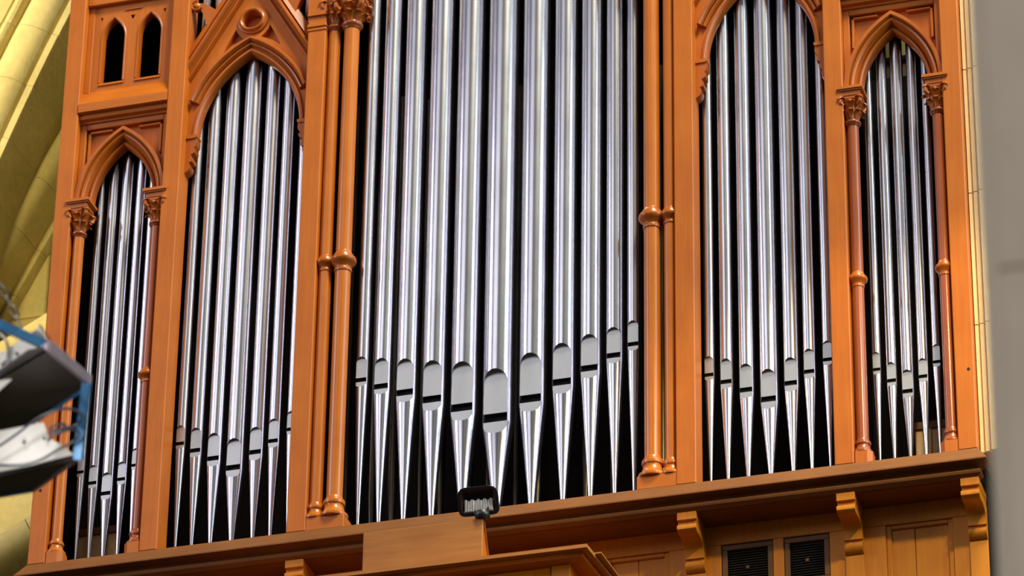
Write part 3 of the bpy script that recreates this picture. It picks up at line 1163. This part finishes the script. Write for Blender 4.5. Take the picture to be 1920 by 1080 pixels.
# wedge-shaped wooden box standing on the cabinet
bx = empty('wooden_box', (-0.17, -0.3, CZ))
tag(bx, 'plain tan wooden box standing on the cabinet below the black floodlight', 'box')
bx0, bx1 = -0.452, 0.080
yb0 = -0.335
mesh('front_board', *box_data(bx0, bx1, yb0, yb0 + 0.014, CZ, -0.222, 0.003), TAN, bx)
for a, b in ((bx0 + 0.004, bx0 + 0.016), (bx1 - 0.016, bx1 - 0.004)):
    prism_x('side_board', [(yb0 + 0.014, CZ), (yb0 + 0.014, -0.226), (yb0 + 0.024, -0.226), (yb0 + 0.125, CZ)], a, b, WOODX, bx)
beam('back_edge', (bx1 - 0.006, yb0 + 0.020, -0.228), (bx1 - 0.006, yb0 + 0.125, CZ + 0.004), 0.016, 0.008, TAN, bx, (0, 1, 0))
plate('back_board', [(bx0 + 0.02, yb0 + 0.022, -0.232), (bx1 - 0.02, yb0 + 0.022, -0.232), (bx1 - 0.02, yb0 + 0.120, CZ + 0.002), (bx0 + 0.02, yb0 + 0.120, CZ + 0.002)], 0.006, WOODX, bx)

# floodlight on the box
fl = empty('floodlight', (0.075, -0.325, -0.222))
tag(fl, 'black halogen floodlight tilted down on top of the tan box', 'lamp')


def flood():
    c = Vector((0.058, -0.315, -0.128))
    # local frame: lamp faces forward and down
    face = Vector((0.06, -0.86, -0.50)).normalized()
    sx = Vector((1, 0.07, 0.0)).normalized()
    up = sx.cross(face) * -1
    up = up.normalized()
    if up.z < 0:
        up = -up

    def P(a, b, d):
        return c + sx * a + up * b + face * d

    def rr(w, h, ch):
        out = []
        for sx_, sz_, a0 in ((1, -1, -90), (1, 1, 0), (-1, 1, 90), (-1, -1, 180)):
            c_ = ch * (1.4 if sz_ > 0 else 1.0)
            for q in range(4):
                a = math.radians(a0 + 30 * q)
                out.append((sx_ * (w - c_) + c_ * math.cos(a), sz_ * (h - c_) + c_ * math.sin(a)))
        return out
    rings = [(rr(0.060, 0.036, 0.02), -0.045), (rr(0.080, 0.056, 0.024), -0.02), (rr(0.088, 0.062, 0.026), 0.020), (rr(0.088, 0.062, 0.026), 0.034), (rr(0.074, 0.050, 0.012), 0.034), (rr(0.060, 0.036, 0.006), 0.004)]
    v = []
    for pr, d in rings:
        v += [P(a, b, d) for a, b in pr]
    f = grid_faces(len(rings), 16, True) + [list(range(16)), list(range(80, 96))]
    mesh('housing', v[:], f, LAMPBLK, fl, 25)
    v = [P(a, b, d) for pr, d in ((rr(0.0735, 0.0495, 0.012), 0.0335), (rr(0.058, 0.034, 0.006), 0.006)) for a, b in pr]
    mesh('reflector', v, grid_faces(2, 16, True), BROWNREF, fl, 25)
    # ribbed glass, lower part of the opening
    n = 22
    v = []
    for i in range(n + 1):
        a = -0.062 + 0.124 * i / n
        d = 0.012 + (0.004 if i % 2 else 0.0)
        v += [P(a, -0.046, d + 0.020), P(a, -0.012 + 0.003 * math.sin(i * 2.1), d + 0.012), P(a, 0.006 + 0.004 * math.sin(i * 1.3), d + 0.006)]
    f = grid_faces(n + 1, 3)
    mesh('ribbed_glass', v, f, GLASS, fl, 10)
    beam('glass_rim', P(-0.064, -0.0415, 0.034), P(0.064, -0.0415, 0.034), 0.004, 0.004, CHAIN, fl)
    # base and bracket
    lathe('base_knob', 0.075, -0.325, [(0.026, -0.2225), (0.032, -0.214), (0.033, -0.200), (0.028, -0.190), (0.014, -0.186)], LAMPBLK, fl, 20)
    beam('bracket', (0.045, -0.32, -0.196), (0.045, -0.315, -0.150), 0.012, 0.014, LAMPBLK, fl, (0, 1, 0))
    beam('bracket', (0.098, -0.32, -0.196), (0.098, -0.315, -0.150), 0.012, 0.014, LAMPBLK, fl, (0, 1, 0))


flood()

# ================================================================ HANGING LIGHT (foreground, left)
HD = 12.4
p0 = at_depth(170, 720, HD)
hz1 = p0.z
hang = empty('hanging_light', (0.1, -5.75, -2.72))
tag(hang, 'hanging light frame of dark trays, white reflectors and blue bars at left edge', 'lamp')
# upper tray: six-sided board seen from below
u0 = on_z(168, 722, hz1)
u1 = on_z(90, 655, hz1)
u2 = on_z(0, 832, hz1)
e1 = (u2 - u0)
u3 = u0 + e1 * 1.5
u5 = u1 + (u1 - u0) * 0.15 + e1 * 0.15
u6 = u5 + e1 * 1.35
outline = [u0, u1, u5, u6, u3]
poly = [(p.x, p.y) for p in outline]
prism_z('upper_tray', poly, hz1, hz1 + 0.012, DARKTRAY, hang)


def rim(name, a, b, mat, w=0.012, h=0.034, dz=0.012):
    beam(name, a + Vector((0, 0, dz)), b + Vector((0, 0, dz)), w, h, mat, hang)


rim('rim_bar', u0, u1, PURPLE, 0.012, 0.034, 0.013)
rim('rim_bar', u0, u3, BLUE, 0.006, 0.010, -0.002)
rim('rim_bar', u1, u6, PURPLE, 0.010, 0.02, 0.010)
# white reflector standing on the upper tray
q = [at_depth(x, y, HD + dd) for x, y, dd in ((-40, 690, .02), (76, 612, .02), (92, 648, -.02), (-40, 765, -.02))]
plate('reflector', q, 0.004, WHITE, hang)
beam('reflector_edge', at_depth(74, 609, HD + .01), at_depth(100, 645, HD - .02), 0.004, 0.004, DARKTRAY, hang)
beam('arm', at_depth(-30, 596, HD - .04), at_depth(96, 652, HD - .06), 0.018, 0.026, BLUE, hang)
beam('post', at_depth(163, 718, HD - .02), at_depth(146, 862, HD - .02), 0.026, 0.014, BLUE, hang, (0, 1, 0))
# lower tray
l0 = on_z(144, 862, on_y(142, 860, p0.y + 0.09).z)
hz2 = at_depth(142, 862, HD).z
l0 = on_z(144, 862, hz2)
l1 = on_z(-60, 905, hz2)
l2 = on_z(-60, 940, hz2)
l3 = on_z(62, 920, hz2)
prism_z('lower_tray', [(l0.x, l0.y), (l1.x, l1.y), (l2.x, l2.y), (l3.x, l3.y)], hz2, hz2 + 0.010, DARKTRAY, hang)
rim('rim_bar', l0, l3, PURPLE, 0.010, 0.012, 0.002)
rim('rim_bar', l0, l1, DARKTRAY, 0.010, 0.022, 0.008)
rim('rim_bar', l3, l2, BLUE, 0.006, 0.010, 0.0)
q = [at_depth(x, y, HD + dd) for x, y, dd in ((-40, 815, .03), (40, 800, .03), (82, 792, .03), (92, 822, .02), (112, 832, .01), (138, 852, 0), (60, 872, 0), (-40, 892, 0))]
plate('reflector', q, 0.004, WHITE, hang)
for x, y in ((45, 830), (83, 822), (31, 663)):
    c_ = at_depth(x, y, HD - .015)
    v, f = box_data(c_.x - .004, c_.x + .004, c_.y - .004, c_.y + .004, c_.z - .004, c_.z + .004, 0.001)
    mesh('screw', v, f, WIRE, hang)
wires = [[(-10, 842), (30, 815), (70, 785), (110, 768), (140, 768), (153, 780), (146, 795), (125, 802), (100, 808), (90, 815)],
         [(-10, 872), (40, 872), (80, 860), (110, 842), (138, 828), (148, 815), (142, 806), (128, 806), (110, 812), (95, 820), (88, 830)],
         [(92, 806), (102, 798), (115, 795), (122, 798), (112, 808), (98, 815)],
         [(0, 625), (12, 640), (16, 660), (12, 675), (0, 688)]]
for w in wires:
    pts = []
    for i in range(len(w) - 1):
        for t in (0, .25, .5, .75):
            k0, k1, k2, k3 = w[max(i - 1, 0)], w[i], w[i + 1], w[min(i + 2, len(w) - 1)]
            q = [0.5 * ((2 * b) + (-a + c) * t + (2 * a - 5 * b + 4 * c - d) * t * t + (-a + 3 * b - 3 * c + d) * t ** 3) for a, b, c, d in zip(k0, k1, k2, k3)]
            pts.append(at_depth(q[0], q[1], HD - .05))
    tube('wire', pts, 0.0042, WIRE if w is not wires[3] else CHAIN, hang, 6)
# chain
ca, cb = at_depth(40, 612, HD - .04), at_depth(-8, 520, HD - .02)
dr = (cb - ca).normalized()
L_ = 0.040
sd = dr.cross(Vector((0, 1, 0))).normalized()
sd2 = dr.cross(sd).normalized()
n_ = 22
for i in range(n_):
    c_ = ca + dr * (i * L_ * 0.82 + L_ * 0.4)
    s_ = sd if i % 2 else sd2
    pts = []
    for k in range(14):
        a = 2 * math.pi * k / 14
        pts.append(c_ + dr * (L_ * 0.5 * math.cos(a)) + s_ * (0.009 * math.sin(a)))
    tube('chain_link', pts, 0.0028, CHAIN, hang, 6, True)

# added point lights in front of the frame, brightening its white reflectors
for x, y, dd, en in ((40, 850, -0.18, 1.1), (-20, 640, -0.40, 4.0)):
    L = D.lights.new('reflector_fill_light', 'POINT')
    L.energy = en
    L.color = (1.0, 0.95, 0.9)
    L.shadow_soft_size = 0.03
    o = D.objects.new('reflector_fill_light', L)
    COL.objects.link(o)
    o.location = at_depth(x, y, HD + dd)
